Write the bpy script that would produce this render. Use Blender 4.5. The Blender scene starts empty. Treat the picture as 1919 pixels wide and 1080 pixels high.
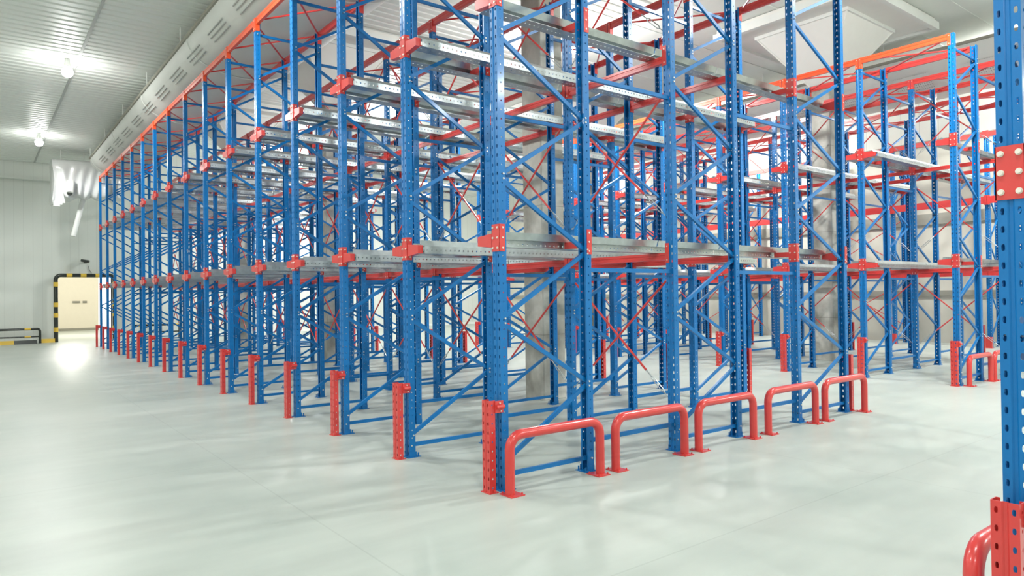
import bpy, math, random
from mathutils import Vector, Matrix
random.seed(7)
C = bpy.context.scene.collection
# ------------------------------------------------------------------ camera
SC = bpy.context.scene
F_PX = 1298.223
YAW, PITCH, ROLL = [math.radians(a) for a in (37.7759, 0.5637, -0.7374)]
EYE = Vector((0, 0, 1.5))
fwd = Vector((math.sin(YAW)*math.cos(PITCH), math.cos(YAW)*math.cos(PITCH), math.sin(PITCH)))
rgt = Vector((math.cos(YAW), -math.sin(YAW), 0))
upv = rgt.cross(fwd)
r2 = rgt*math.cos(ROLL) + upv*math.sin(ROLL)
u2 = -rgt*math.sin(ROLL) + upv*math.cos(ROLL)
cd = bpy.data.cameras.new('camera')
cam = bpy.data.objects.new('camera', cd); C.objects.link(cam)
M = Matrix((r2, u2, -fwd)).transposed().to_4x4(); M.translation = EYE
cam.matrix_world = M
cd.sensor_fit = 'HORIZONTAL'; cd.sensor_width = 36.0; cd.lens = F_PX*36/1919
cd.clip_start = 0.05; cd.clip_end = 200
SC.camera = cam
# ------------------------------------------------------------------ world, exposure, lights
w = bpy.data.worlds.new('daylight'); SC.world = w; w.use_nodes = True
w.node_tree.nodes['Background'].inputs[0].default_value = (0.93, 0.95, 1, 1)
w.node_tree.nodes['Background'].inputs[1].default_value = 3.0
vs = SC.view_settings
vs.view_transform = 'Standard'; vs.look = 'None'; vs.gamma = 1; vs.use_curve_mapping = False
vs.exposure = 0.0
CEIL, LOW, V_STEP = 7.3, 6.42, 3.9      # high ceiling over the racks, lower one over the front aisle
LAMPS = [(1.50, 24.5, 6.2), (1.50, 16.6, 6.2), (1.50, 8.7, 6.2), (1.50, 0.8, 6.2), (1.50, -7.1, 6.2),  # last lamp is unseen, added for more even lighting
         (-4.2, 4.8, 6.2), (-4.2, 12.7, 6.2), (-4.2, -3.1, 6.2), (-4.2, 20.6, 6.2),  # unseen lamp row, added to even out the lighting
         (10.25, 10.9, 6.85), (10.25, 2.9, 6.85), (10.25, 19.0, 6.85), (10.25, 26.8, 6.85), (10.25, -5.0, 6.85),
         (19.3, 4.3, 6.6), (19.3, 13.0, 6.6), (19.3, -4.0, 6.6), (19.3, 22.0, 6.6)]  # lamp row added to brighten the side-wall end of the hall
LAMP_W = 470
for i, p in enumerate(LAMPS):
    EN = LAMP_W*(1.6 if i > 8 else .6 if i == 0 else 1.0)
    ld = bpy.data.lights.new('high_bay_light', 'POINT'); ld.energy = LAMP_W; ld.shadow_soft_size = 0.16
    ld.color = (0.985, 1.0, 0.985)
    ld.energy = EN*(.07 if i < 9 else .55)
    lo = bpy.data.objects.new('high_bay_light', ld); C.objects.link(lo); lo.location = (p[0], p[1], p[2]-0.22)
    sd = bpy.data.lights.new('high_bay_downlight', 'SPOT'); sd.energy = EN*.95; sd.shadow_soft_size = 0.16
    sd.spot_size = math.radians(172); sd.spot_blend = .35; sd.color = ld.color
    lo = bpy.data.objects.new('high_bay_downlight', sd); C.objects.link(lo); lo.location = (p[0], p[1], p[2]-0.24)
ld = bpy.data.lights.new('corridor_fill_light', 'POINT'); ld.energy = 560; ld.shadow_soft_size = 0.3; ld.color = (1, .97, .9)  # added fill without a fixture, brightens the partition beyond the doorway
lo = bpy.data.objects.new('corridor_fill_light', ld); C.objects.link(lo); lo.location = (3.2, 34.5, 3.2)
# ------------------------------------------------------------------ materials
def nmat(name):
    m = bpy.data.materials.new(name); m.use_nodes = True
    return m, m.node_tree.nodes, m.node_tree.links, m.node_tree.nodes['Principled BSDF']
def paint(name, col, rough=.3, metal=0, coat=0.0, noise=.06, scale=6, spec=.5):
    m, n, l, b = nmat(name)
    tc = n.new('ShaderNodeTexCoord'); nz = n.new('ShaderNodeTexNoise'); nz.inputs['Scale'].default_value = scale
    nz.inputs['Detail'].default_value = 4
    mr = n.new('ShaderNodeMapRange'); mr.inputs['To Min'].default_value = 1-noise*2; mr.inputs['To Max'].default_value = 1+noise
    mx = n.new('ShaderNodeMix'); mx.data_type = 'RGBA'; mx.blend_type = 'MULTIPLY'; mx.inputs[0].default_value = 1
    mx.inputs[6].default_value = (*col, 1)
    l.new(tc.outputs['Object'], nz.inputs['Vector']); l.new(nz.outputs['Fac'], mr.inputs['Value'])
    l.new(mr.outputs[0], mx.inputs[7]); l.new(mx.outputs[2], b.inputs['Base Color'])
    b.inputs['Roughness'].default_value = rough; b.inputs['Metallic'].default_value = metal
    b.inputs['Coat Weight'].default_value = coat; b.inputs['Coat Roughness'].default_value = .12
    b.inputs['Specular IOR Level'].default_value = spec
    return m
BLUE = paint("blue_powder_coat", (0.003, 0.158, 0.445), .34, 0, .12, .04, 6, .35)
RED = paint('red_powder_coat', (0.66, 0.05, 0.045), .28, 0, .3, .05)
ORANGE = paint('orange_powder_coat', (0.88, 0.10, 0.03), .3, 0, .3, .05)
GALV = paint('galvanised_steel', (0.54, 0.58, 0.585), .30, .92, 0, .16, 14)
BOLT = paint('zinc_bolt', (0.80, 0.76, 0.68), .35, .5, 0, .03)
WHITE = paint('white_enamel', (0.80, 0.82, 0.78), .45, 0, 0, .03)
DUCT = paint('grey_white_duct_fabric', (0.66, 0.67, 0.64), .6, 0, 0, .04, 2)
DARK = paint('dark_plastic', (0.05, 0.055, 0.05), .4)
SLOT = paint('dark_slot', (0.48, 0.50, 0.48), .7)
BLACK = paint('black_gloss_paint', (0.02, 0.026, 0.02), .25, 0, .2)
YELLOW = paint('yellow_band_paint', (0.75, 0.50, 0.06), .4)
CREAM = paint('cream_partition_panel', (0.80, 0.74, 0.62), .6, 0, 0, .02)
BAND = paint('grey_brown_concrete_band', (0.33, 0.32, 0.27), .85, 0, 0, .12, 3)  # even grey-brown tone, darker than the plaster around it
def concrete():
    m, n, l, b = nmat('board_marked_concrete')
    tc = n.new('ShaderNodeTexCoord')
    nz = n.new('ShaderNodeTexNoise'); nz.inputs['Scale'].default_value = 1.6; nz.inputs['Detail'].default_value = 8
    nz2 = n.new('ShaderNodeTexNoise'); nz2.inputs['Scale'].default_value = 14; nz2.inputs['Detail'].default_value = 6
    cr = n.new('ShaderNodeValToRGB'); e = cr.color_ramp.elements
    e[0].position = .32; e[0].color = (.27, .26, .22, 1); e[1].position = .58; e[1].color = (.60, .59, .53, 1)
    cr2 = n.new('ShaderNodeMapRange'); cr2.inputs['To Min'].default_value = .82; cr2.inputs['To Max'].default_value = 1.1
    sep = n.new('ShaderNodeSeparateXYZ'); fr = n.new('ShaderNodeMath'); fr.operation = 'MODULO'; fr.inputs[1].default_value = .92
    gt = n.new('ShaderNodeMath'); gt.operation = 'GREATER_THAN'; gt.inputs[1].default_value = .012
    ad = n.new('ShaderNodeMath'); ad.operation = 'MULTIPLY_ADD'; ad.inputs[1].default_value = .3; ad.inputs[2].default_value = .7
    m1 = n.new('ShaderNodeMath'); m1.operation = 'MULTIPLY'
    mx = n.new('ShaderNodeMix'); mx.data_type = 'RGBA'; mx.blend_type = 'MULTIPLY'; mx.inputs[0].default_value = 1
    l.new(tc.outputs['Object'], nz.inputs['Vector']); l.new(tc.outputs['Object'], nz2.inputs['Vector'])
    l.new(tc.outputs['Object'], sep.inputs[0]); l.new(sep.outputs['Z'], fr.inputs[0]); l.new(fr.outputs[0], gt.inputs[0])
    l.new(gt.outputs[0], ad.inputs[0]); l.new(nz2.outputs['Fac'], cr2.inputs['Value'])
    l.new(cr2.outputs[0], m1.inputs[0]); l.new(ad.outputs[0], m1.inputs[1])
    l.new(nz.outputs['Fac'], cr.inputs['Fac']); l.new(cr.outputs['Color'], mx.inputs[6]); l.new(m1.outputs[0], mx.inputs[7])
    l.new(mx.outputs[2], b.inputs['Base Color']); b.inputs['Roughness'].default_value = .85
    return m
CONC = concrete()
PLASTER = paint('beige_grey_plaster', (0.60, 0.58, 0.50), .85, 0, 0, .1, 1.2)
def floor_mat():
    m, n, l, b = nmat('grey_green_floor_coating')
    tc = n.new('ShaderNodeTexCoord')
    nz = n.new('ShaderNodeTexNoise'); nz.inputs['Scale'].default_value = .55; nz.inputs['Detail'].default_value = 9; nz.inputs['Roughness'].default_value = .6
    cr = n.new('ShaderNodeValToRGB'); e = cr.color_ramp.elements
    e[0].position = .34; e[0].color = (.415, .462, .420, 1); e[1].position = .66; e[1].color = (.49, .522, .475, 1)
    st = n.new('ShaderNodeMapping'); st.inputs['Scale'].default_value = (.9, 4.5, 1); st.inputs['Rotation'].default_value = (0, 0, .5)
    nz2 = n.new('ShaderNodeTexNoise'); nz2.inputs['Scale'].default_value = 1.1; nz2.inputs['Detail'].default_value = 7
    mr = n.new('ShaderNodeMapRange'); mr.inputs['From Min'].default_value = .3; mr.inputs['From Max'].default_value = .7
    mr.inputs['To Min'].default_value = .93; mr.inputs['To Max'].default_value = 1.03
    l.new(tc.outputs['Object'], nz.inputs['Vector']); l.new(nz.outputs['Fac'], cr.inputs['Fac'])
    l.new(tc.outputs['Object'], st.inputs[0]); l.new(st.outputs[0], nz2.inputs['Vector']); l.new(nz2.outputs['Fac'], mr.inputs['Value'])
    sep = n.new('ShaderNodeSeparateXYZ'); l.new(tc.outputs['Object'], sep.inputs[0])
    def joint(ax, off):
        a = n.new('ShaderNodeMath'); a.operation = 'ADD'; a.inputs[1].default_value = 60+off; l.new(sep.outputs[ax], a.inputs[0])
        f = n.new('ShaderNodeMath'); f.operation = 'MODULO'; f.inputs[1].default_value = 4.0; l.new(a.outputs[0], f.inputs[0])
        g = n.new('ShaderNodeMath'); g.operation = 'GREATER_THAN'; g.inputs[1].default_value = .012; l.new(f.outputs[0], g.inputs[0]); return g
    j1, j2 = joint('X', 2.2), joint('Y', 1.4)
    mn = n.new('ShaderNodeMath'); mn.operation = 'MINIMUM'; l.new(j1.outputs[0], mn.inputs[0]); l.new(j2.outputs[0], mn.inputs[1])
    ad = n.new('ShaderNodeMath'); ad.operation = 'MULTIPLY_ADD'; ad.inputs[1].default_value = .10; ad.inputs[2].default_value = .90; l.new(mn.outputs[0], ad.inputs[0])
    mu = n.new('ShaderNodeMath'); mu.operation = 'MULTIPLY'; l.new(ad.outputs[0], mu.inputs[0]); l.new(mr.outputs[0], mu.inputs[1])
    mx = n.new('ShaderNodeMix'); mx.data_type = 'RGBA'; mx.blend_type = 'MULTIPLY'; mx.inputs[0].default_value = 1
    l.new(cr.outputs['Color'], mx.inputs[6]); l.new(mu.outputs[0], mx.inputs[7]); l.new(mx.outputs[2], b.inputs['Base Color'])
    rr = n.new('ShaderNodeMapRange'); rr.inputs['To Min'].default_value = .30; rr.inputs['To Max'].default_value = .42
    l.new(nz2.outputs['Fac'], rr.inputs['Value']); l.new(rr.outputs[0], b.inputs['Roughness'])
    b.inputs['Specular IOR Level'].default_value = .13
    return m
FLOOR = floor_mat()
def seam_mat(name, col, axis, pitch, wd, dark):
    m, n, l, b = nmat(name)
    tc = n.new('ShaderNodeTexCoord'); sep = n.new('ShaderNodeSeparateXYZ'); l.new(tc.outputs['Object'], sep.inputs[0])
    a = n.new('ShaderNodeMath'); a.operation = 'ADD'; a.inputs[1].default_value = 100; l.new(sep.outputs[axis], a.inputs[0])
    f = n.new('ShaderNodeMath'); f.operation = 'MODULO'; f.inputs[1].default_value = pitch; l.new(a.outputs[0], f.inputs[0])
    g = n.new('ShaderNodeMath'); g.operation = 'GREATER_THAN'; g.inputs[1].default_value = wd; l.new(f.outputs[0], g.inputs[0])
    q = n.new('ShaderNodeMath'); q.operation = 'MULTIPLY_ADD'; q.inputs[1].default_value = 1-dark; q.inputs[2].default_value = dark; l.new(g.outputs[0], q.inputs[0])
    mx = n.new('ShaderNodeMix'); mx.data_type = 'RGBA'; mx.blend_type = 'MULTIPLY'; mx.inputs[0].default_value = 1
    mx.inputs[6].default_value = (*col, 1); l.new(q.outputs[0], mx.inputs[7]); l.new(mx.outputs[2], b.inputs['Base Color'])
    b.inputs['Roughness'].default_value = .5
    return m
PANEL = seam_mat('white_ribbed_wall_panel', (.66, .69, .64), 'X', .28, .014, .88)
PANELY = seam_mat('white_side_wall_panel', (.74, .75, .70), 'Y', .5, .02, .8)
CEILM = paint('pale_ceiling_sheet', (0.76, 0.79, 0.745), .42, 0, 0, .02)
CAPM = paint('white_capital_cladding', (0.82, 0.82, 0.77), .6, 0, 0, .02)
PLASTIC = paint('white_plastic_wrap', (0.74, 0.75, 0.74), .28, 0, .2, .02)
m_, n_, l_, b_ = nmat('lit_lamp_globe')
b_.inputs['Emission Color'].default_value = (1, .985, .94, 1); b_.inputs['Emission Strength'].default_value = 60
GLOBE = m_
def perf_mat():
    m, n, l, b = nmat('perforated_duct_patch')
    tc = n.new('ShaderNodeTexCoord'); vo = n.new('ShaderNodeTexVoronoi'); vo.inputs['Scale'].default_value = 22; vo.inputs['Randomness'].default_value = 0
    g = n.new('ShaderNodeMath'); g.operation = 'GREATER_THAN'; g.inputs[1].default_value = .3
    mx = n.new('ShaderNodeMix'); mx.data_type = 'RGBA'; mx.inputs[6].default_value = (.22, .22, .21, 1); mx.inputs[7].default_value = (.66, .67, .64, 1)
    l.new(tc.outputs['Object'], vo.inputs['Vector']); l.new(vo.outputs['Distance'], g.inputs[0]); l.new(g.outputs[0], mx.inputs[0])
    l.new(mx.outputs[2], b.inputs['Base Color']); b.inputs['Roughness'].default_value = .6
    return m
PERF = perf_mat()
# ------------------------------------------------------------------ mesh helpers
class MB:
    def __init__(s): s.v = []; s.f = []; s.z = []          # z: face ranges painted with the second material
    def add(s, vs_, fs):
        o = len(s.v); s.v += [tuple(p) for p in vs_]; s.f += [[i+o for i in f] for f in fs]
    def box(s, a, b):
        x0, y0, z0 = a; x1, y1, z1 = b
        s.add([(x0,y0,z0),(x1,y0,z0),(x1,y1,z0),(x0,y1,z0),(x0,y0,z1),(x1,y0,z1),(x1,y1,z1),(x0,y1,z1)],
              [(0,3,2,1),(4,5,6,7),(0,1,5,4),(1,2,6,5),(2,3,7,6),(3,0,4,7)])
    def prism(s, pts, h0, h1, axis='z'):      # pts in the plane, extruded
        n = len(pts)
        mp = {'z': lambda p, h: (p[0], p[1], h), 'x': lambda p, h: (h, p[0], p[1]), 'y': lambda p, h: (p[0], h, p[1])}[axis]
        s.add([mp(p, h0) for p in pts]+[mp(p, h1) for p in pts],
              [list(range(n))[::-1], list(range(n, 2*n))]+[(i, (i+1) % n, n+(i+1) % n, n+i) for i in range(n)])
    def bar(s, p, q, wd, ht, side=(0, 1, 0)):  # channel-like bar p->q; wd in plane, ht along side
        p, q, side = Vector(p), Vector(q), Vector(side)
        d = (q-p).normalized(); t = d.cross(side).normalized(); c = .25*wd
        prof = [(-wd/2, -ht/2), (-wd/2, ht/2-c*.6), (-wd/2+c*.6, ht/2), (wd/2-c*.6, ht/2), (wd/2, ht/2-c*.6), (wd/2, -ht/2)]
        n = len(prof); A = [p+t*a+side*b for a, b in prof]; B = [q+t*a+side*b for a, b in prof]
        s.add(A+B, [list(range(n))[::-1], list(range(n, 2*n))]+[(i, (i+1) % n, n+(i+1) % n, n+i) for i in range(n)])
    def tube(s, path, r, n=12, caps=True, radii=None):
        path = [Vector(p) for p in path]; rings = []
        prev = None
        for i, p in enumerate(path):
            d = (path[min(i+1, len(path)-1)]-path[max(i-1, 0)]).normalized()
            if prev is None:
                a = d.orthogonal().normalized()
            else:
                a = (prev - d*prev.dot(d)).normalized()
            prev = a; b = d.cross(a); rr = radii[i] if radii else r
            rings.append([p+(a*math.cos(2*math.pi*k/n)+b*math.sin(2*math.pi*k/n))*rr for k in range(n)])
        vs_ = [v for R in rings for v in R]; fs = []
        for i in range(len(rings)-1):
            for k in range(n): fs.append((i*n+k, i*n+(k+1) % n, (i+1)*n+(k+1) % n, (i+1)*n+k))
        if caps: fs += [list(range(n))[::-1], [(len(rings)-1)*n+k for k in range(n)]]
        s.add(vs_, fs)
    def sheet(s, prof, holes, z0, z1, pitch, t=.0025, mp=None):
        """prof: open polyline; holes: {segment: (width, height)}; a folded perforated steel sheet of thickness t."""
        nr = max(1, round((z1-z0)/pitch)) if holes else 1
        dz = (z1-z0)/nr; n = len(prof); off = []
        for i in range(n):
            ns = []
            for a, b in ((i-1, i), (i, i+1)):
                if 0 <= a and b < n:
                    dx, dy = prof[b][0]-prof[a][0], prof[b][1]-prof[a][1]; L = math.hypot(dx, dy); ns.append((-dy/L, dx/L))
            nx = sum(q[0] for q in ns)/len(ns); ny = sum(q[1] for q in ns)/len(ns); L2 = nx*nx+ny*ny
            off.append((prof[i][0]+nx/L2*t, prof[i][1]+ny/L2*t))
        mp = mp or (lambda x, y, z: (x, y, z))
        base = len(s.v)
        for layer in (prof, off):
            for r in range(nr+1):
                for x, y in layer: s.v.append(mp(x, y, z0+r*dz))
        NL = (nr+1)*n
        g = lambda L, r, i: base+L*NL+r*n+i
        oc = [(.5, .22), (.5, -.22), (.3, -.5), (-.3, -.5), (-.5, -.22), (-.5, .22), (-.3, .5), (.3, .5)]
        for i in range(n-1):
            for r in range(nr):
                if i in holes:
                    hw, hh = holes[i]; rings = []
                    for L, P in ((0, prof), (1, off)):
                        x0, y0 = P[i]; x1, y1 = P[i+1]; LL = math.hypot(x1-x0, y1-y0); o = len(s.v)
                        for a, b in oc:
                            f = .5+a*hw/LL; s.v.append(mp(x0+(x1-x0)*f, y0+(y1-y0)*f, z0+(r+.5+b*hh/dz)*dz))
                        rings.append(o)
                        BL, BR, TR, TL = g(L, r, i), g(L, r, i+1), g(L, r+1, i+1), g(L, r+1, i)
                        fs = [(BR, TR, o, o+1), (BL, BR, o+2, o+3), (TL, BL, o+4, o+5), (TR, TL, o+6, o+7),
                              (BR, o+1, o+2), (BL, o+3, o+4), (TL, o+5, o+6), (TR, o+7, o)]
                        s.f += [list(q) if L == 0 else list(q)[::-1] for q in fs]
                    a, b = rings
                    for k in range(8): s.f.append([a+k, a+(k+1) % 8, b+(k+1) % 8, b+k])
                else:
                    s.f.append([g(0, r, i), g(0, r, i+1), g(0, r+1, i+1), g(0, r+1, i)])
                    s.f.append([g(1, r+1, i), g(1, r+1, i+1), g(1, r, i+1), g(1, r, i)])
        for r in range(nr):
            s.f.append([g(0, r+1, 0), g(1, r+1, 0), g(1, r, 0), g(0, r, 0)])
            s.f.append([g(0, r, n-1), g(1, r, n-1), g(1, r+1, n-1), g(0, r+1, n-1)])
        for i in range(n-1):
            s.f.append([g(0, 0, i), g(1, 0, i), g(1, 0, i+1), g(0, 0, i+1)])
            s.f.append([g(0, nr, i+1), g(1, nr, i+1), g(1, nr, i), g(0, nr, i)])
    def bolt(s, p, ax, r=.009, h=.008):
        p = Vector(p); a = len(s.f); s.tube([p, p+Vector(ax)*h], r, 6); s.z.append((a, len(s.f)))
    def mesh(s, name, mat, smooth=False):
        m = bpy.data.meshes.new(name); m.from_pydata(s.v, [], s.f); m.materials.append(mat)
        if s.z:
            m.materials.append(BOLT)
            for a, b in s.z:
                for i in range(a, b): m.polygons[i].material_index = 1
        if smooth:
            m.polygons.foreach_set('use_smooth', [True]*len(m.polygons))
            try: m.set_sharp_from_angle(angle=math.radians(40))
            except Exception: pass
        m.update(); return m
def tag(o, label, cat, group=None, kind=None):
    if label: o['label'] = label
    if cat: o['category'] = cat
    if group: o['group'] = group
    o['kind'] = kind or 'thing'
    return o
def put(name, mesh, parent=None, loc=(0, 0, 0), rz=0.0):
    o = bpy.data.objects.new(name, mesh); C.objects.link(o)
    if parent: o.parent = parent
    o.location = loc; o.rotation_euler = (0, 0, rz); return o
def root(name, loc, rz=0.0): return put(name, None, None, loc, rz)
def copy_tree(o, parent=None):
    c = o.copy(); C.objects.link(c)
    if parent: c.parent = parent
    for ch in KIDS.get(o, ()): KIDS.setdefault(c, []).append(copy_tree(ch, c))
    return c
KIDS = {}
def part(parent, name, mesh, loc=(0, 0, 0), rz=0.0):
    o = put(name, mesh, parent, loc, rz); KIDS.setdefault(parent, []).append(o); return o
def struct(name, mb, mat):
    o = put(name, mb.mesh(name, mat)); o['kind'] = 'structure'; return o
# ------------------------------------------------------------------ setting
U_END, V_END, U_BACK, V_LEFT = 30.1, 21.5, -11.0, -7.0
mb = MB(); mb.box((V_LEFT, U_BACK, -.2), (V_END+.3, 44, 0)); struct('floor', mb, FLOOR)
def ribbed(xa, xb, cz, name):
    low = []; y = U_BACK
    while y < U_END+.2:
        low += [(y, cz), (y+.14, cz), (y+.158, cz+.022), (y+.217, cz+.022)]; y += .235
    low.append((y, cz)); n = len(low); mb = MB()
    mb.v += [(xa, a, b) for a, b in low]+[(xb, a, b) for a, b in low]
    mb.f += [[i, i+1, n+i+1, n+i] for i in range(n-1)]
    mb.box((xa, U_BACK, cz+.06), (xb, U_END+.3, CEIL+.3)); struct(name, mb, CEILM)
ribbed(V_LEFT, V_STEP, LOW, 'ceiling'); ribbed(V_STEP, 10.9, CEIL, 'ceiling_middle')
mb = MB(); mb.box((10.9, U_BACK, CEIL), (V_END+.3, U_END+.3, CEIL+.3))
y = U_BACK+.4
while y < U_END:
    mb.box((10.9, y, CEIL-.012), (V_END, y+.035, CEIL)); y += 1.15
struct('ceiling', mb, CEILM).name = 'ceiling_right'
# far wall with the doorway
D0, D1, DH = 2.37, 4.10, 2.36
mb = MB(); T = .25
mb.box((V_LEFT, U_END, 0), (D0, U_END+T, CEIL)); mb.box((D1, U_END, 0), (V_END+.3, U_END+T, CEIL)); mb.box((D0, U_END, DH), (D1, U_END+T, CEIL))
struct('wall_far', mb, PANEL)
mb = MB(); mb.box((V_END, U_BACK, 0), (V_END+.25, U_END, 5.62)); struct('wall_right', mb, PLASTER)
mb = MB(); mb.box((V_END, U_BACK, 5.62), (V_END+.25, U_END, CEIL)); struct('wall_right_upper', mb, PANELY)
mb = MB(); mb.box((V_LEFT-.25, U_BACK, 0), (V_LEFT, U_END, CEIL)); struct('wall_left', mb, PANELY)
mb = MB(); mb.box((V_LEFT, U_BACK-.25, 0), (V_END, U_BACK, CEIL)); struct('wall_near', mb, PANEL)
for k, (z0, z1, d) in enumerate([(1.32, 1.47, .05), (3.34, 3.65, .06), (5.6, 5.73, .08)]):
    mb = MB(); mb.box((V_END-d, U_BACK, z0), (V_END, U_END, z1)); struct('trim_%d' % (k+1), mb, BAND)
mb = MB(); mb.box((V_LEFT, U_END-.3, 5.87), (V_STEP, U_END, LOW)); mb.box((V_LEFT, U_END-.34, 5.80), (V_STEP, U_END, 5.87)); struct('trim_4', mb, PANEL)
mb = MB(); mb.box((V_LEFT, U_END-.02, 0), (D0-.12, U_END, .1)); mb.box((D1+.12, U_END-.02, 0), (V_END, U_END, .1)); struct('baseboard_far', mb, WHITE)
mb = MB()   # door opening casing
mb.box((D0-.04, U_END-.03, 0), (D0, U_END+T+.03, DH)); mb.box((D1, U_END-.03, 0), (D1+.04, U_END+T+.03, DH)); mb.box((D0-.04, U_END-.03, DH), (D1+.04, U_END+T+.03, DH+.04))
struct('door_1', mb, WHITE)
# corridor beyond the doorway: cream partition, then open daylight on its right
mb = MB(); mb.box((-2, 40.5, 0), (4.93, 40.7, 5)); struct('wall_corridor', mb, CREAM)
mb = MB(); mb.box((-2.2, U_END+T, 0), (-2, 40.7, 5)); mb.box((7.5, U_END+T, 0), (7.7, 44, 5)); struct('wall_corridor_side', mb, CREAM)
mb = MB(); mb.box((-2, U_END+T, 4.8), (7.5, 41, 5)); struct('ceiling_corridor', mb, WHITE)
mb = MB(); mb.box((-2, 40.46, 0), (4.93, 40.5, .12)); struct('baseboard_corridor', mb, BAND)
for (vx, zz, ww, lab) in ((3.97, 1.42, .16, 'small grey pull handle on the cream partition beyond the doorway, left one'),
                          (4.33, 1.42, .09, 'small round grey switch on the cream partition beyond the doorway, right one')):
    mb = MB(); mb.box((vx-ww, 40.44, zz-.05), (vx+ww, 40.49, zz+.05)); mb.box((vx-ww*.6, 40.41, zz-.02), (vx+ww*.6, 40.44, zz+.02))
    tag(put('wall_fitting', mb.mesh('wall_fitting', BAND)), lab, 'wall fitting')
# ------------------------------------------------------------------ rack dimensions
V0, U0, S = 3.174, 4.2903, 1.43317
VL = [0, .973, 2.054, 3.114, 4.221, 5.376]
HT, PW, PD = 5.50, .09, .065
L1, L2 = 1.941, 3.834
ORD = ['nearest', 'second', 'third', 'fourth', 'fifth', 'sixth', 'seventh', 'eighth', 'ninth', 'tenth', 'eleventh', 'twelfth', 'thirteenth', 'fourteenth', 'fifteenth', 'sixteenth']
# ---- post mesh: front face at x=0 facing -X, open back at x=PD
def post_mesh(h=HT, mat=None, w_=PW, d_=PD):
    mb = MB(); a = w_/2
    prof = [(d_, -a+.018), (d_, -a), (0, -a), (0, -.012), (.006, -.006), (.006, .006), (0, .012), (0, a), (d_, a), (d_, a-.018)]
    mb.sheet(prof, {1: (.011, .012), 2: (.013, .026), 6: (.013, .026), 7: (.011, .012)}, .004, h, .0705, -.0028)
    return mb.mesh('post', mat or BLUE)
POST = post_mesh()
mb = MB(); mb.box((-.02, -.065, 0), (PD+.05, .065, .006)); mb.tube([(PD+.03, -.045, .006), (PD+.03, -.045, .04)], .007, 8); mb.tube([(PD+.03, .045, .006), (PD+.03, .045, .04)], .007, 8)
mb.box((.0, -.05, .006), (PD+.01, -.046, .05)); mb.box((.0, .046, .006), (PD+.01, .05, .05))
FOOT = mb.mesh('base_plate', BLUE)
def brace_list(d):
    """diagonals (first post, second post nodes) and horizontals of one frame of depth d"""
    x0, x1 = .045, d-.045
    zs = [.185+.558*k for k in range(10)]
    dg = []
    for k in range(9):
        a, b = (x0, x1) if k % 2 == 0 else (x1, x0)
        z0 = zs[k]+.018; z1 = zs[k+1]-.018
        if z1 > HT-.1: break
        dg.append(((a, 0, z0), (b, 0, z1)))
    hz = [((x0-.02, 0, .11), (x1+.02, 0, .11)), ((x0-.02, 0, 5.27), (x1+.02, 0, 5.27))]
    return dg, hz
_bc = {}
def brace_mesh(p, q, key):
    if key not in _bc:
        mb = MB(); mb.bar(p, q, .034, .030)
        d = (Vector(q)-Vector(p)).normalized()
        for e, s_ in ((p, 1), (q, -1)):
            c = Vector(e); mb.bolt(c+Vector((0, -.0525, 0)), (0, 1, 0), .008, .105)
        _bc[key] = mb.mesh('brace', BLUE)
    return _bc[key]
def frame_proto(d, full=True, braces=True):
    t = root('rack_upright', (0, 0, 0))
    for x, rz in ((0, 0), (d, math.pi)):
        p = part(t, 'post', POST, (x, 0, 0), rz)
        if full: part(p, 'base_plate', FOOT)
    dg, hz = brace_list(d)
    if full:
        for k, (p, q) in enumerate(dg): part(t, 'diagonal_brace', brace_mesh(p, q, ('d', d, k)))
        for k, (p, q) in enumerate(hz): part(t, 'horizontal_brace', brace_mesh(p, q, ('h', d, k)))
    else:
        mb = MB()
        for p, q in dg+hz: mb.bar(p, q, .034, .030)
        mb.box((-.02, -.06, 0), (PD+.05, .06, .006)); mb.box((d-PD-.05, -.06, 0), (d+.02, .06, .006))
        part(t, 'bracing', mb.mesh('bracing', BLUE))
    return t
DEPTHS = [VL[1]-VL[0], VL[3]-VL[2], VL[5]-VL[4]]
_used = {}
def instance(key, maker, loc, rz=0.0):
    if key not in _used:
        o = maker(); _used[key] = o
    else:
        o = copy_tree(_used[key])
        for k in ('label', 'group', 'category'):
            if k in o: del o[k]
    o.location = loc; o.rotation_euler = (0, 0, rz); return o
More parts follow.
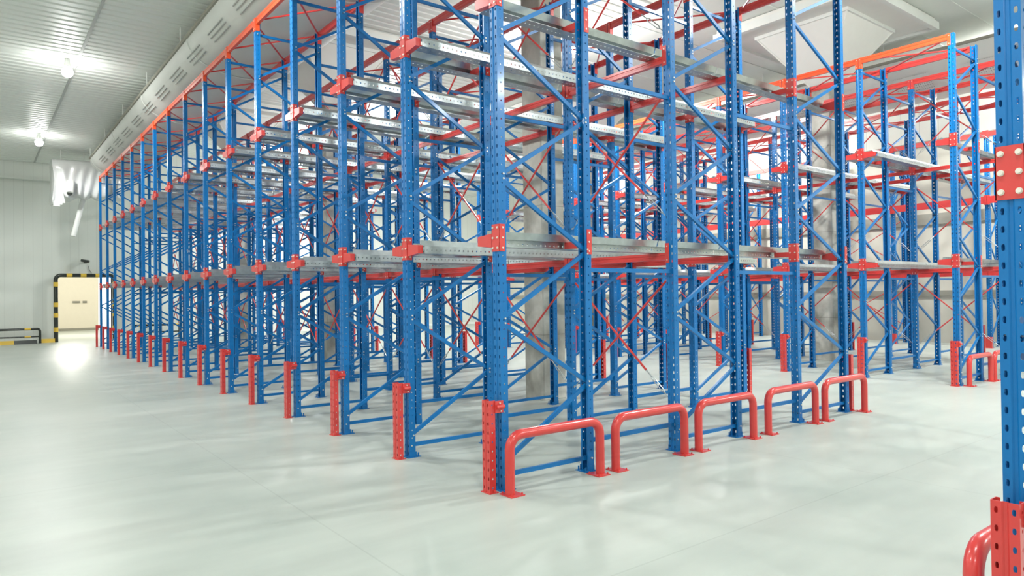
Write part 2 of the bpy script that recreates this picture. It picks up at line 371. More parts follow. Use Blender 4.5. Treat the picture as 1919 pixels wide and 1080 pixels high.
# ---- cantilever bracket: plate wrapped on the post front + arms
def bracket_proto(lo, hi, slim, full, bolts=False):
    t = root('cantilever_bracket', (0, 0, 0)) if full else None
    mb = MB(); g = .004
    hw = PW/2+.001
    mb.box((-g, -hw-g, -.105), (0-.0005, hw+g, .105))
    mb.box((-g, -hw-g, -.105), (.05, -hw, .105)); mb.box((-g, hw, -.105), (.05, hw+g, .105))
    if not bolts:
        for zz in (-.078, 0, .078):
            for yy in (-.03, .03): mb.bolt((-g, yy, zz), (-1, 0, 0))
            for sg in (-1, 1): mb.bolt((.028, sg*(hw+g), zz), (0, sg, 0), .008, .006)
    arms = []
    for sg in (-1, 1):
        if (sg < 0 and not lo) or (sg > 0 and not hi): continue
        am = MB(); h0, h1 = (-.045, .012) if slim else (-.052, .022)
        y0, y1 = sg*(hw+g), sg*(.236 if slim else .245)
        zc0, zc1 = (-.048, .009) if slim else (-.062, .026)
        pts = [(y0, zc0-(0 if slim else .01)), (y0, zc1+(0 if slim else .012)), (y1, h1), (y1+sg*.0, h1-.01), (y1, h0)]
        if sg < 0: pts = pts[::-1]
        am.prism(pts, 0.001, .052, 'x'); arms.append(am)
    if full:
        part(t, 'plate', mb.mesh('plate', RED))
        if bolts:
            for zz in (-.075, 0, .075):
                for yy in (-.03, .03):
                    b = MB(); b.tube([(-g, yy, zz), (-g-.004, yy, zz)], .0125, 12); b.bolt((-g-.004, yy, zz), (-1, 0, 0), .0095, .006)
                    part(t, 'bolt', b.mesh('bolt', BOLT))
        for am in arms: part(t, 'arm', am.mesh('arm', RED))
        return t
    for am in arms: mb.add(am.v, am.f)
    return put('cantilever_bracket', mb.mesh('cantilever_bracket', RED))
# ---- pallet rail; sg=+1: lane lies on +Y side. Runs along +X from 0 to L
def rail_mesh(L, sg):
    mb = MB()
    prof = [(.135, -.056), (.27, -.056), (.27, .014), (.205, .014), (.185, .072)]
    mp = lambda a, b, s_: (s_, sg*a, b)
    mb.sheet(prof, {0: (.016, .016), 1: (.016, .014)}, 0, L, .05, .0025, mp)
    return mb.mesh('pallet_rail', GALV)
_rail = {}
# ---- beams between rows (along +Y, from one post to the next)
def beam_mesh(top=False, mat=RED, span=S, name='beam'):
    mb = MB(); h = .095 if top else .068; y0, y1 = PW/2+.006, span-PW/2-.006
    x0, x1 = (.004, .048)
    # box section with pressed centre groove on both faces
    pr = [(x0, 0), (x1, 0), (x1, h*.35), (x1-.005, h*.42), (x1-.005, h*.58), (x1, h*.65), (x1, h), (x0, h), (x0, h*.65), (x0+.005, h*.58), (x0+.005, h*.42), (x0, h*.35)]
    mb.prism(pr, y0, y1, 'y'); return mb.mesh(name, mat)
def connector_mesh(sg, mat, z0, z1):
    """angle plate on the post: sg=+1 sits on the +Y side of the post at y=0"""
    mb = MB(); a = sg*(PW/2+.001); b = sg*(PW/2+.006)
    mb.box((-.005, min(a, b), z0), (.055, max(a, b), z1))
    c = sg*.004; mb.box((-.005, min(c, b), z0), (-.0008, max(c, b), z1))
    for zz in (z0+.03, z1-.03): mb.bolt((-.005, sg*.026, zz), (-1, 0, 0), .007, .004)
    return mb.mesh('connector', mat)
def beam_proto(mat, name, z0, z1, full=True, span=S):
    if full:
        t = root(name, (0, 0, 0))
        part(t, 'beam_bar', beam_mesh(name == 'top_beam', mat=mat, span=span, name='beam_bar'))
        part(t, 'connector', connector_mesh(1, mat, z0, z1)); part(t, 'connector', connector_mesh(-1, mat, z0, z1), (0, span, 0))
        return t
    a = beam_mesh(name == 'top_beam', mat=mat, span=span)
    mb = MB(); mb.v = [tuple(v.co) for v in a.vertices]; mb.f = [list(p.vertices) for p in a.polygons]
    for sg, yy in ((1, 0), (-1, span)):
        c = connector_mesh(sg, mat, z0, z1); mb.add([(v.co.x, v.co.y+yy, v.co.z) for v in c.vertices], [list(p.vertices) for p in c.polygons])
    return put(name, mb.mesh(name, mat))
# ---- thin red rod of the vertical X bracing, silver turnbuckle at its lower end; runs from (0,0,0) low to (0,dy,dz)
def rod_proto(dy, dz, full=True):
    P, Q = Vector((0, 0, 0)), Vector((0, dy, dz)); d = (Q-P).normalized(); a = P+d*.40
    mb = MB(); mb.tube([a, Q], .0115, 8)
    sl = MB(); sl.tube([P, P+d*.10], .005, 6); sl.tube([P+d*.3, a], .006, 6)
    side = Vector((1, 0, 0)).cross(d).normalized()
    for k in (-1, 1): sl.tube([P+d*.09+side*k*.004, P+d*.12+side*k*.014, P+d*.28+side*k*.014, P+d*.31+side*k*.004], .005, 6)
    sl.tube([P-Vector((0, 0, .0)), P+Vector((.0, 0, .012))], .014, 8)
    t = root('cross_brace_rod', (0, 0, 0)); part(t, 'rod', mb.mesh('rod', RED, True)); o = part(t, 'turnbuckle', sl.mesh('turnbuckle', GALV)); o['label'] = 'silver turnbuckle'
    return t
# ---- front guard post
def guard_proto(full=True, h=.70):
    mb = MB(); a = .047
    prof = [(.055, -a+.016), (.055, -a), (0, -a), (0, -.012), (.006, -.006), (.006, .006), (0, .012), (0, a), (.055, a), (.055, a-.016)]
    mb.sheet(prof, {1: (.012, .014), 2: (.013, .024), 6: (.013, .024), 7: (.012, .014)}, .006, h, .07, -.003)
    fb = MB(); fb.box((-.012, -.058, 0), (.075, .058, .006))
    for sg in (-1, 1): fb.tube([(.04, sg*.053, .006), (.04, sg*.053, .026)], .006, 8)
    cl = MB(); cl.box((.05, -.059, h-.095), (.125, -.0475, h-.005)); cl.tube([(.055, -.066, h-.05), (.125, -.066, h-.05)], .017, 10); cl.bolt((.09, -.059, h-.022), (0, -1, 0), .007); cl.bolt((.10, -.059, h-.082), (0, -1, 0), .007)
    if full:
        t = root('upright_guard', (0, 0, 0)); part(t, 'guard_channel', mb.mesh('guard_channel', RED)); part(t, 'base_plate', fb.mesh('base_plate', RED)); part(t, 'fixing_clip', cl.mesh('fixing_clip', RED, True))
        return t
    for q in (fb, cl): mb.add(q.v, q.f)
    return put('upright_guard', mb.mesh('upright_guard', RED))
# ---- hoop guard along +X, length L between leg centres
def hoop(L, loc, label, group=None):
    t = root('hoop_guard', loc); r, H, R = .038, .445, .11
    path = [(0, 0, .006), (0, 0, H-R)]
    for k in range(1, 7): a = math.pi/2*k/6; path.append((R-R*math.cos(a), 0, H-R+R*math.sin(a)))
    path.append((L-R, 0, H))
    for k in range(1, 7): a = math.pi/2*k/6; path.append((L-R+R*math.sin(a), 0, H-R+R*math.cos(a)))
    path.append((L, 0, .006))
    mb = MB(); mb.tube(path, r, 20); part(t, 'bent_tube', mb.mesh('bent_tube', RED, True))
    for x in (0, L):
        f = MB(); hx = .075 if x else .075
        xx0, xx1 = (x-.045, x+.085) if x == 0 else (x-.085, x+.045)
        f.box((xx0, -.075, 0), (xx1, .075, .008))
        for (px, py) in ((xx0+.016, -.058), (xx1-.016, -.058), (xx0+.016, .058), (xx1-.016, .058)): f.tube([(px, py, .008), (px, py, .022)], .007, 6)
        part(t, 'foot_plate', f.mesh('foot_plate', RED))
    return tag(t, label, 'guard rail', group)
# ------------------------------------------------------------------ rack block builder
VW = ['front', 'second', 'third', 'fourth', 'fifth', 'rearmost']
def lane_name(r, blk): return '%s %s' % (ORD[r], blk)
def build_block(X0, rows, blk, where, near_full, first_hidden=False):
    """rows: number of rack rows; blk: short phrase; where: the phrase that places the block"""
    for r in range(rows):
        Y = U0+r*S; full = r < near_full; last = r == rows-1
        rn = '%s row, %s' % (ORD[r], where)
        for k, d in enumerate(DEPTHS):
            o = instance(('frame', k, full), lambda: frame_proto(d, full), (X0+VL[2*k], Y, 0))
            tag(o, 'blue upright frame, %s of three, %s' % (['front', 'middle', 'rear'][k], rn), 'rack frame', 'blue upright frames of the %s' % blk)
        for k, (a, b) in enumerate(((1, 2), (3, 4))):
            L = VL[b]-VL[a]
            for zi, z in enumerate((.25, 1.705, 3.36, 5.02)):
                def mk():
                    mb = MB(); mb.bar((0, 0, 0), (L, 0, 0), .036, .034)
                    for x in (0, L): mb.box((min(x, x+(.006 if x == 0 else -.006)), -.03, -.05), (max(x, x+(.006 if x == 0 else -.006)), .03, .05))
                    return put('row_spacer', mb.mesh('row_spacer', BLUE))
                o = instance(('sp', k), mk, (X0+VL[a], Y, z))
                tag(o, 'blue spacer bar %s between %s frames, %s' % (['near floor', 'below lower rails', 'below upper rails', 'near top'][zi], ['front and middle', 'middle and rear'][k], rn), 'spacer bar', 'blue spacer bars of the %s' % blk)
        lo, hi = r > 0, not last
        for li, z in enumerate((L1, L2)):
            ln = ['lower', 'upper'][li]
            for k in (0, 1, 4, 5):
                flip = k in (1, 5)
                slim = k in (1, 4)
                l_, h_ = (hi, lo) if flip else (lo, hi)
                fk = full and not slim
                o = instance(('br', l_, h_, slim, fk), lambda: bracket_proto(l_, h_, slim, fk), (X0+VL[k], Y, z), math.pi if flip else 0)
                tag(o, 'red %s bracket, %s level, %s post, %s' % ('double-arm' if lo and hi else 'single-arm', ln, VW[k], rn), 'bracket', 'red rail brackets of the %s' % blk)
            for sg in (-1, 1):
                if (sg < 0 and not lo) or (sg > 0 and not hi): continue
                for k, (a, b) in enumerate(((.055, VL[2]+.05), (VL[2]+.065, VL[3]-.01), (VL[3]+.005, VL[5]-.055))):
                    key = (round(b-a, 3), sg)
                    if key not in _rail: _rail[key] = rail_mesh(b-a, sg)
                    o = put('pallet_rail', _rail[key], None, (X0+a, Y, z))
                    tag(o, 'galvanised rail, %s level, %s section, %s side, %s' % (ln, ['front', 'middle', 'rear'][k], 'near' if sg < 0 else 'far', rn), 'rail', 'galvanised pallet rails of the %s' % blk)
        if last: continue
        bay = 'behind %s' % rn
        for k in (2, 3):
            for li, z in enumerate((L1, L2)):
                o = instance(('bm', full), lambda: beam_proto(RED, 'cross_beam', -.03, .16, full), (X0+VL[k]+(.004 if k == 2 else -PD+.012), Y, z-.153) if False else (X0+VL[k]+(0 if k == 2 else 0), Y if k == 2 else Y+S, z-.126), 0 if k == 2 else math.pi)
                tag(o, 'red cross beam, %s level, %s post line, %s' % (['lower', 'upper'][li], VW[k], bay), 'beam', 'red cross beams of the %s' % blk)
        for k in range(6):
            fl = k % 2 == 1
            mt = ORANGE if k == 0 else RED
            o = instance(('tb', full, k == 0), lambda: beam_proto(mt, 'top_beam', -.09, .095, full), (X0+VL[k], Y+S if fl else Y, HT-.095), math.pi if fl else 0)
            tag(o, '%s top beam, %s post line, %s' % ('orange' if k == 0 else 'red', VW[k], bay), 'beam', 'top beams of the %s' % blk)
        for k, d in enumerate(DEPTHS):
            if X0 > 10 and k == 1 and r in (2, 7): continue      # the concrete column stands here
            for sg in (0, 1):
                def mk():
                    mb = MB(); p = Vector((.07, .10, 0)); q = Vector((d-.07, S-.10, 0))
                    if sg: p.y, q.y = q.y, p.y
                    mb.tube([p, q], .013, 8)
                    mb.box((p.x-.03, p.y-.02, -.004), (p.x+.01, p.y+.02, .004)); mb.box((q.x-.01, q.y-.02, -.004), (q.x+.03, q.y+.02, .004))
                    return put('top_brace', mb.mesh('top_brace', RED, True))
                o = instance(('tbr', k, sg), mk, (X0+VL[2*k], Y, HT-.045+(.014 if sg else -.014)))
                tag(o, 'thin red top brace running %s over %s frames, %s' % ('outward' if not sg else 'inward', ['front', 'middle', 'rear'][k], bay), 'brace', 'thin red top braces of the %s' % blk)
        for li, (z0, z1) in enumerate(((.47, 1.62), (2.22, 3.42), (4.02, 5.22))):
            for sg in (0, 1):
                dy = S-.12
                o = instance(('rod', li == 0), lambda: rod_proto(dy, z1-z0), (X0+VL[2]+(.024 if sg else .056), Y+.06 if not sg else Y+S-.06, z0))
                if sg: o.rotation_euler = (0, 0, math.pi)
                tag(o, 'thin red bracing rod leaning %s, %s tier, %s' % ('away' if not sg else 'nearward', ['lowest', 'middle', 'highest'][li], bay), 'brace rod', 'red bracing rods of the %s' % blk)
    for r in range(rows):
        Y = U0+r*S; full = r < near_full; rn = '%s row, %s' % (ORD[r], where)
        o = instance(('gd', full), lambda: guard_proto(full), (X0-.118, Y, 0))
        tag(o, 'red perforated guard post in front of %s' % rn, 'guard post', 'red guard posts of the %s' % blk)
        o = instance(('gd', full), lambda: guard_proto(full), (X0+VL[5]+.118, Y, 0), math.pi)
        tag(o, 'red perforated guard post behind rear frame, %s' % rn, 'guard post', 'red guard posts of the %s' % blk)
build_block(V0, 16, 'long rack block', 'long rack', 8)
VB = 12.05
build_block(VB, 10, 'rack across the aisle', 'rack across aisle', 4)
spans = [(3.155, 4.10), (4.285, 5.20), (5.41, 6.31), (6.58, 7.53), (7.74, 8.69)]
nm = ['first', 'second', 'third', 'fourth', 'fifth']
for i, (a, b) in enumerate(spans):
    hoop(b-a, (a, U0-.165, 0), 'red bent-tube floor guard, %s from the near corner of the long rack block' % nm[i], 'red hoop guards along the end of the long rack block')
for i, (a, b) in enumerate([(12.10, 13.0), (13.16, 14.06)]):
    hoop(b-a, (a, U0-.15, 0), 'red bent-tube floor guard at the end of the rack across the aisle, %s one' % ['nearer', 'farther'][i], 'red hoop guards of the rack across the aisle')
# ------------------------------------------------------------------ foreground rack end at the right edge
UF = .933
o = frame_proto(DEPTHS[0], True); o.location = (V0, UF, 0)
tag(o, 'very close blue upright frame cut off by the right edge of the photo', 'rack frame')
for li, z in enumerate((1.95, 3.84)):
    o = bracket_proto(True, False, False, True, True) if li == 0 else bracket_proto(True, False, False, True)
    o.location = (V0, UF, z); tag(o, 'red bracket plate %s the close blue post at the right edge' % ('with six bolts on' if li == 0 else 'high on'), 'bracket')
    o = put('pallet_rail', rail_mesh(.9, -1), None, (V0+.055, UF, z))
    tag(o, 'galvanised pallet rail at %s level beside the close blue post at the right edge' % ['lower', 'upper'][li], 'rail')
o = guard_proto(True, .70); o.location = (V0-.130, UF, 0); tag(o, 'close red guard post in the lower right corner of the photo', 'guard post')
hoop(.92, (3.21, UF+.165, 0), 'red bent-tube floor guard at the bottom right, half hidden behind the close guard post')
# ------------------------------------------------------------------ shallow rack along the right wall
VC, UC, SC_ = 20.30, 4.17, 2.30
DC = .72
mbp = post_mesh(HT, BLUE, .11, .07)
NC = 9
def wall_frame():
    t = root('wall_rack_upright', (0, 0, 0))
    part(t, 'post', mbp); part(t, 'post', mbp, (DC, 0, 0), math.pi)
    mb = MB(); zs = [.2+.62*k for k in range(9)]
    for k in range(8):
        a, b = (.05, DC-.05) if k % 2 == 0 else (DC-.05, .05)
        mb.bar((a, 0, zs[k]), (b, 0, zs[k+1]), .034, .03)
    for z in (.12, 5.3): mb.bar((.03, 0, z), (DC-.03, 0, z), .034, .03)
    mb.box((-.02, -.07, 0), (.1, .07, .006)); mb.box((DC-.1, -.07, 0), (DC+.02, .07, .006))
    part(t, 'bracing', mb.mesh('bracing', BLUE)); return t
for k in range(NC):
    Y = UC+k*SC_
    pos = '%s from its near end' % ORD[k].replace('nearest', 'first')
    o = instance('wf', wall_frame, (VC, Y, 0)); tag(o, 'blue frame of the shallow wall rack, %s' % pos, 'rack frame', 'frames of the wall rack')
    def wg():
        mb = MB(); mb.box((-.11, -.075, 0), (-.035, .075, .28)); mb.box((-.13, -.09, 0), (-.02, .09, .01)); return put('upright_guard', mb.mesh('upright_guard', RED))
    o = instance('wg', wg, (VC, Y, 0)); tag(o, 'short red block guard at a wall rack post foot, %s' % pos, 'guard post', 'short guards of the wall rack')
    if k == NC-1: break
    for li, (z0, h) in enumerate(((1.83, .16), (3.66, .18), (5.36, .12))):
        def wb():
            mb = MB(); mb.box((-.05, .062, 0), (-.006, SC_-.062, h)); mb.box((-.055, -.05+.052, -.03), (-.004, .065, h+.03)); mb.box((-.055, SC_-.065, -.03), (-.004, SC_-.002, h+.03)); return put('cross_beam', mb.mesh('cross_beam', RED))
        o = instance(('wb', li), wb, (VC, Y, z0)); tag(o, 'bright red %s beam of the shallow wall rack, bay %s' % (['lower', 'middle', 'top'][li], pos), 'beam', 'beams of the wall rack')
    if k % 2 == 0:
        for li, (z0, z1) in enumerate(((.5, 1.7), (2.2, 3.5))):
            for sg in (0, 1):
                def wr():
                    mb = MB(); mb.tube([(0, .06, z0), (0, SC_-.06, z1)] if not sg else [(.025, .06, z1), (.025, SC_-.06, z0)], .012, 8); return put('cross_brace_rod', mb.mesh('cross_brace_rod', RED, True))
                o = instance(('wr', li, sg), wr, (VC+DC+.02, Y, 0)); tag(o, 'thin red rod behind wall rack, %s tier, %s, bay %s' % (['lower', 'upper'][li], ['rising away', 'falling away'][sg], pos), 'brace rod', 'rods of the wall rack')
# ------------------------------------------------------------------ concrete columns with clad capitals
for i, (x, y_, where) in enumerate([(6.54, 7.67, 'inside the long rack block, nearest one'), (6.54, 15.25, 'inside the long rack block, middle one'), (6.54, 22.3, 'deep inside the long rack block, farthest one'),
                                 (14.62, 7.67, 'inside the rack across the aisle, nearer one'), (14.62, 15.25, 'inside the rack across the aisle, farther one')]):
    t = root('concrete_column', (x, y_, 0)); a = .212
    mb = MB(); mb.prism([(-a+.015, -a), (a-.015, -a), (a, -a+.015), (a, a-.015), (a-.015, a), (-a+.015, a), (-a, a-.015), (-a, -a+.015)], 0, 6.0)
    part(t, 'shaft', mb.mesh('shaft', CONC))
    cp = MB(); r0, r1 = .222, 1.0
    q = lambda r, z: [(-r, -r, z), (r, -r, z), (r, r, z), (-r, r, z)]
    cp.add(q(r0, 5.95)+q(r1, 7.05), [(0, 1, 5, 4), (1, 2, 6, 5), (2, 3, 7, 6), (3, 0, 4, 7), (3, 2, 1, 0)])
    for k in range(4):
        b_, t_ = Vector(q(r0, 5.95)[k]), Vector(q(r1, 7.05)[k]); cp.tube([b_, t_], .02, 6)
    part(t, 'flared_capital', cp.mesh('flared_capital', CAPM))
    dp = MB(); dp.box((-1.6, -1.6, 7.1), (1.6, 1.6, CEIL-.012)); part(t, 'drop_panel', dp.mesh('drop_panel', CAPM))
    rm = MB()
    for (x0, y0, x1, y1) in ((-1.66, -1.66, 1.66, -1.56), (-1.66, 1.56, 1.66, 1.66), (-1.66, -1.56, -1.56, 1.56), (1.56, -1.56, 1.66, 1.56)): rm.box((x0, y0, 7.04), (x1, y1, 7.2))
    for (x0, y0, x1, y1) in ((-1.03, -1.03, 1.03, -.98), (-1.03, .98, 1.03, 1.03), (-1.03, -.98, -.98, .98), (.98, -.98, 1.03, .98)): rm.box((x0, y0, 7.03), (x1, y1, 7.1))
    part(t, 'rim_trim', rm.mesh('rim_trim', WHITE))
    tag(t, 'square stained concrete column %s' % where, 'column', 'concrete columns')
# ------------------------------------------------------------------ air ducts
def duct(xc, ya, yb, hw, depth, label, perf, ZT, EX):
    t = root('air_duct', (xc, ya, 0)); L = yb-ya; N = 22; mb = MB()
    pr = [(hw*math.cos(math.pi*k/N), ZT-depth*math.sin(math.pi*k/N)**EX) for k in range(N+1)]
    ny = int(L/1.6); rings = []
    for j in range(ny*6+1):
        yy = L*j/(ny*6); s_ = 1+.012*math.sin(j*1.1)+.006*random.uniform(-1, 1)
        rings.append([(x*1.0, yy, ZT-(ZT-z)*s_) for x, z in pr])
    vs_ = [p for R in rings for p in R]; n_ = N+1; fs = []
    for j in range(len(rings)-1):
        for k in range(N): fs.append((j*n_+k, (j+1)*n_+k, (j+1)*n_+k+1, j*n_+k+1))
        fs.append((j*n_+N, (j+1)*n_+N, (j+1)*n_, j*n_))
    fs.append(list(range(n_))); fs.append([(len(rings)-1)*n_+k for k in range(n_)][::-1])
    mb.add(vs_, fs); part(t, 'duct_skin', mb.mesh('duct_skin', DUCT, True))
    for sg in (-1, 1):
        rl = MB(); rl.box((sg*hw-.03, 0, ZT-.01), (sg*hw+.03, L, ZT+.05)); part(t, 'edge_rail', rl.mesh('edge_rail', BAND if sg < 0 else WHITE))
    yy = 1.0
    sm = MB()
    while yy < L:                                  # seams
        sm.tube([(x*1.006, yy, ZT-(ZT-z)*1.018) for x, z in pr], .012, 6); yy += 4.2
    o = part(t, 'seam', sm.mesh('seam', WHITE))
    hg = []; yy = .8
    while yy < L:
        for sg in (-1, 1):
            h = MB(); h.tube([(sg*hw, yy, ZT+.05), (sg*hw, yy, CEIL if xc+sg*hw > V_STEP else LOW)], .009, 6); part(t, 'hanger', h.mesh('hanger', WHITE))
        yy += 3.1
    if not perf:
        yy = .5; 
        while yy < L-1:
            sl = MB()
            for a in (.13, .165, .20):
                aa = math.pi*(1-a); x, z = hw*math.cos(aa), ZT-depth*math.sin(aa)**EX
                nx, nz = -math.sin(math.pi*a+1.2), 0
                sl.box((x-.009, yy, z-.009-.012), (x+.009, yy+.85, z+.009-.012))
            part(t, 'vent_slot', sl.mesh('vent_slot', SLOT)); yy += 1.4
    else:
        yy = .9
        while yy < L-1:
            pm = MB(); rows_ = []
            for a in (.14, .18, .22, .26, .30):
                aa = math.pi*(1-a); x, z = hw*math.cos(aa), ZT-depth*math.sin(aa)**EX; rows_.append((x*1.012, ZT-(ZT-z)*1.03))
            vs2 = [(x, yy, z) for x, z in rows_]+[(x, yy+.75, z) for x, z in rows_]+[(x+.02, yy, z+.02) for x, z in rows_]+[(x+.02, yy+.75, z+.02) for x, z in rows_]
            pm.add(vs2, [(k, k+1, 6+k, 5+k) for k in range(4)]+[(10+k, 15+k, 16+k, 11+k) for k in range(4)])
            part(t, 'perforated_patch', pm.mesh('perforated_patch', PERF)); yy += 1.45
    tag(t, label, 'air duct')
duct(3.90, -9.0, 26.0, .95, .52, 'long white rounded fabric air duct above the front of the long rack block', False, 6.06, .9)
duct(17.65, -9.0, 28.3, 1.05, .75, 'grey-white air duct with perforated patches above the rack across the aisle', True, 6.7, .8)
# wrapped duct end hanging at the far wall
t = root('wrapped_duct_end', (1.97, 26.78, 0)); mb = MB(); NX, NA = 60, 64
def bag(s_, a):
    x = s_*1.95
    ztop = 6.05+.06*s_; zb = 4.72+.10*math.sin(s_*3.1)+(.10*s_)
    if s_ < .10: zb -= .12*(1-s_/.10)
    ca, sa = math.cos(a), math.sin(a)
    zc = (ztop+zb)/2; hz = (ztop-zb)/2; hy = .55
    y = -hy*(abs(ca)**.38)*(1 if ca > 0 else -1); z = zc+hz*(abs(sa)**.5)*(1 if sa > 0 else -1)
    low = max(0, .95-(z-zb)/(ztop-zb))
    fold = .14*low*math.sin(20*s_+3*math.sin(7*s_)+z*2.2)+.06*low*math.sin(47*s_-z*5)
    y += fold*(1 if ca > 0 else -1)
    z += .05*low*math.sin(31*s_+a*2)
    x += .025*math.sin(z*5+s_*6)*(1-s_)
    return (x, y, z)
vs_ = [bag(i/NX, 2*math.pi*k/NA) for i in range(NX+1) for k in range(NA)]
fs = [(i*NA+k, i*NA+(k+1) % NA, (i+1)*NA+(k+1) % NA, (i+1)*NA+k) for i in range(NX) for k in range(NA)]
fs += [list(range(NA))[::-1], [NX*NA+k for k in range(NA)]]
mb.add(vs_, fs); part(t, 'plastic_sheet', mb.mesh('plastic_sheet', PLASTIC, True))
fl = MB(); 
for k in range(3):
    x = .02+.07*k; fl.add([(x, -.50, 5.2), (x+.06, -.52, 5.2), (x+.16, -.56, 4.50+.06*k), (x-.02, -.54, 4.52+.05*k), (x, -.48, 5.2), (x+.06, -.50, 5.2), (x+.16, -.54, 4.50+.06*k), (x-.02, -.52, 4.52+.05*k)],
                          [(0, 1, 2, 3), (7, 6, 5, 4), (0, 4, 5, 1), (1, 5, 6, 2), (2, 6, 7, 3), (3, 7, 4, 0)])
part(t, 'hanging_flap', fl.mesh('hanging_flap', PLASTIC))
for x in (.25, .9, 1.5):
    h = MB(); h.tube([(x, 0, 6.0), (x, 0, LOW)], .009, 6); part(t, 'hanger', h.mesh('hanger', WHITE))
tag(t, 'air duct end wrapped in creased white plastic, hanging by the far wall', 'air duct')
mb = MB(); mb.tube([(2.84, 26.75, 4.86), (2.54, 26.65, 3.60)], .075, 14)
tag(put('hanging_pipe', mb.mesh('hanging_pipe', WHITE, True)), 'slanting white pipe hanging below the plastic-wrapped duct end', 'pipe')
t = root('pipe_stub', (2.40, 26.12, 4.98)); mb = MB(); mb.tube([(.06, .12, .36), (.03, .03, .1), (0, -.08, -.06)], .10, 16); part(t, 'tube', mb.mesh('tube', WHITE, True))
mb = MB(); mb.tube([(0, -.082, -.062), (-.002, -.092, -.068)], .075, 16); o = part(t, 'dark_opening', mb.mesh('dark_opening', DARK)); 
tag(t, 'short white pipe stub with dark end poking from the plastic wrap', 'pipe')
# wall camera
t = root('security_camera', (3.24, U_END, 2.93)); mb = MB(); mb.tube([(0, 0, 0), (0, -.16, .02)], .015, 8); mb.box((-.05, -.012, -.05), (.05, 0, .05)); part(t, 'wall_arm', mb.mesh('wall_arm', DARK))
mb = MB(); mb.tube([(-.14, -.14, .05), (.10, -.26, .0)], .05, 10); part(t, 'camera_body', mb.mesh('camera_body', DARK, True))
mb = MB(); mb.tube([(.09, -.02, -.14), (.13, -.02, -.3), (.2, -.02, -.42)], .008, 6); part(t, 'cable', mb.mesh('cable', DARK, True))
tag(t, 'small dark camera on the far wall above the doorway', 'camera')
# ceiling conduit and lamps
mb = MB(); mb.box((1.655, U_BACK, LOW-.03), (1.70, U_END-.4, LOW-.004)); tag(put('cable_tray', mb.mesh('cable_tray', SLOT)), 'long grey cable tray running down the ceiling beside the lamps', 'cable tray')
def lamp_mk(z):
    t = root('high_bay_lamp', (0, 0, 0))
    mb = MB(); mb.tube([(0, 0, .22), (0, 0, (LOW if z < 6.3 else CEIL)-z)], .012, 8); part(t, 'stem', mb.mesh('stem', WHITE))
    mb = MB(); mb.tube([(0, 0, .24), (0, 0, .12), (0, 0, .05)], .06, 16, True, [.04, .06, .075]); part(t, 'socket', mb.mesh('socket', WHITE, True))
    mb = MB(); R = .105; pts = [(0, 0, .05-R*(1-math.cos(math.pi*k/10))) for k in range(11)]; rr = [max(.012, R*math.sin(math.pi*k/10)) for k in range(11)]
    mb.tube(pts, R, 18, True, rr); part(t, 'lit_globe', mb.mesh('lit_globe', GLOBE, True)); return t
LN = {0: 'bright ceiling lamp at the far left, beside the plastic-wrapped duct end', 1: 'bright ceiling lamp at the upper left, the nearer of the two over the aisle', 9: 'glaring lamp seen through the racks at the top centre, behind the concrete column'}
LW = ['', '', 'above the near end of the front aisle', 'above the floor beside the photographer', 'added behind the photographer in the front aisle',
      'added over the open floor before the near rack corner', 'added over the open floor along the middle rack rows', 'added over the open floor behind the photographer', 'added over the open floor along the far rack rows',
      '', 'over the cross aisle end between the two racks', 'between the two racks, seen past the middle rows', 'between the two racks near the far wall', 'between the racks behind the photographer',
      'added over the cross aisle near the side wall', 'added near the side wall behind the rack across the aisle', 'added near the side wall behind the photographer', 'added near the side wall deep behind the racks']
for i, p in enumerate(LAMPS):
    o = instance(('lamp', p[2]), lambda: lamp_mk(p[2]), p)
    tag(o, LN.get(i, 'ceiling lamp %s' % (LW[i])), 'lamp', 'high bay lamps' )
# ------------------------------------------------------------------ black and yellow door portal and barrier
t = root('doorway_portal_guard', ((D0+D1)/2, U_END-.18, 0))
xa, xb, H, r, R = -.93, .93, 2.42, .07, .16
path = [(xa, 0, .0), (xa, 0, H-R)]+[(xa+R-R*math.cos(math.pi/2*k/6), 0, H-R+R*math.sin(math.pi/2*k/6)) for k in range(1, 7)]
path += [(xb-R, 0, H)]+[(xb-R+R*math.sin(math.pi/2*k/6), 0, H-R+R*math.cos(math.pi/2*k/6)) for k in range(1, 7)]+[(xb, 0, 0)]
mb = MB(); mb.tube(path, r, 16); part(t, 'portal_tube', mb.mesh('portal_tube', BLACK, True))
for x in (xa, xb):
    for z in (.45, .97, 1.35, 2.09):
        b = MB(); b.tube([(x, 0, z-.08), (x, 0, z+.08)], r+.004, 16); part(t, 'yellow_band', b.mesh('yellow_band', YELLOW, True))
for x in (-.51, -.07, .40):
    b = MB(); b.tube([(x-.09, 0, H), (x+.09, 0, H)], r+.004, 16); part(t, 'yellow_band', b.mesh('yellow_band', YELLOW, True))
tag(t, 'black tubular portal with yellow bands around the far doorway', 'door guard')
t = root('floor_barrier', (1.05, U_END-.45, 0)); XA, XB = -.86, .76
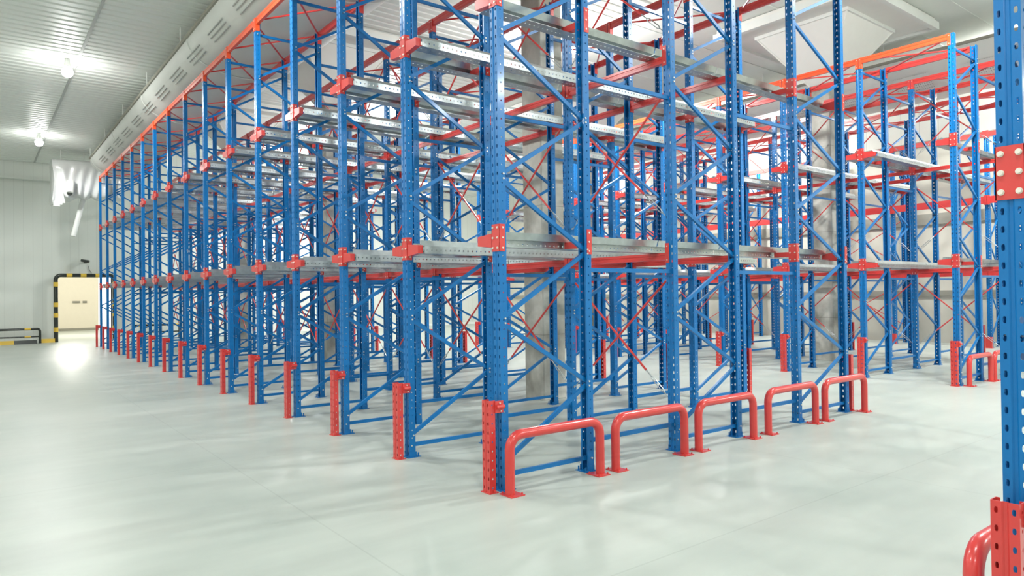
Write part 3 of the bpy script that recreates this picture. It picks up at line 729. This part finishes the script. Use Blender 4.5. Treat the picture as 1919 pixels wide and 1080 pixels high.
path = [(XA, 0, 0), (XA, 0, .42)]+[(XA+.09-.09*math.cos(math.pi/2*k/5), 0, .42+.09*math.sin(math.pi/2*k/5)) for k in range(1, 6)]+[(XB-.09, 0, .51)]+[(XB-.09+.09*math.sin(math.pi/2*k/5), 0, .42+.09*math.cos(math.pi/2*k/5)) for k in range(1, 6)]+[(XB, 0, 0)]
mb = MB(); mb.tube(path, .04, 12); part(t, 'bent_tube', mb.mesh('bent_tube', BLACK, True))
mb = MB(); mb.tube([(XA, 0, .24), (XB, 0, .24)], .025, 10); part(t, 'middle_rail', mb.mesh('middle_rail', BLACK, True))
for z, rr in ((.51, .043), (.24, .028)):
    for x in (-.62, .40): b = MB(); b.tube([(x-.09, 0, z), (x+.09, 0, z)], rr, 12); part(t, 'yellow_band', b.mesh('yellow_band', YELLOW, True))
tag(t, 'low black and yellow striped barrier by the far wall at the left edge', 'barrier')
t = root('wheel_kerb', (1.05, U_END-.56, 0))
for k, (x0, x1, mt, nme) in enumerate(((-1.9, -.72, BLACK, 'black_section'), (-.72, .0, YELLOW, 'yellow_section'), (.0, .66, BLACK, 'black_section'))):
    b = MB(); b.prism([(-.05, 0), (.06, 0), (.045, .13), (-.035, .13)], x0, x1, 'x'); part(t, nme, b.mesh(nme, mt))
tag(t, 'low black and yellow kerb on the floor beneath the striped barrier', 'kerb')
mb = MB(); mb.prism([(-.05, 0), (.06, 0), (.045, .14), (-.035, .14)], 0, .40, 'x')
tag(put('wheel_kerb', mb.mesh('wheel_kerb', YELLOW), None, (1.86, U_END-.3, 0)), 'short plain yellow kerb block between the barrier and the doorway portal', 'kerb')
# same barrier and a striped pair seen through the racks right of the doorway
t = root('floor_barrier', (5.6, U_END-.45, 0))
mb = MB(); mb.tube([(x-.0, y_, z) for x, y_, z in path], .04, 12); part(t, 'bent_tube', mb.mesh('bent_tube', BLACK, True))
mb = MB(); mb.tube([(XA, 0, .24), (XB, 0, .24)], .025, 10); part(t, 'middle_rail', mb.mesh('middle_rail', BLACK, True))
for x in (-.62, .62): b = MB(); b.tube([(x-.09, 0, .51), (x+.09, 0, .51)], .043, 12); part(t, 'yellow_band', b.mesh('yellow_band', YELLOW, True))
tag(t, 'low black barrier by the far wall right of the doorway, seen through the racks', 'barrier')
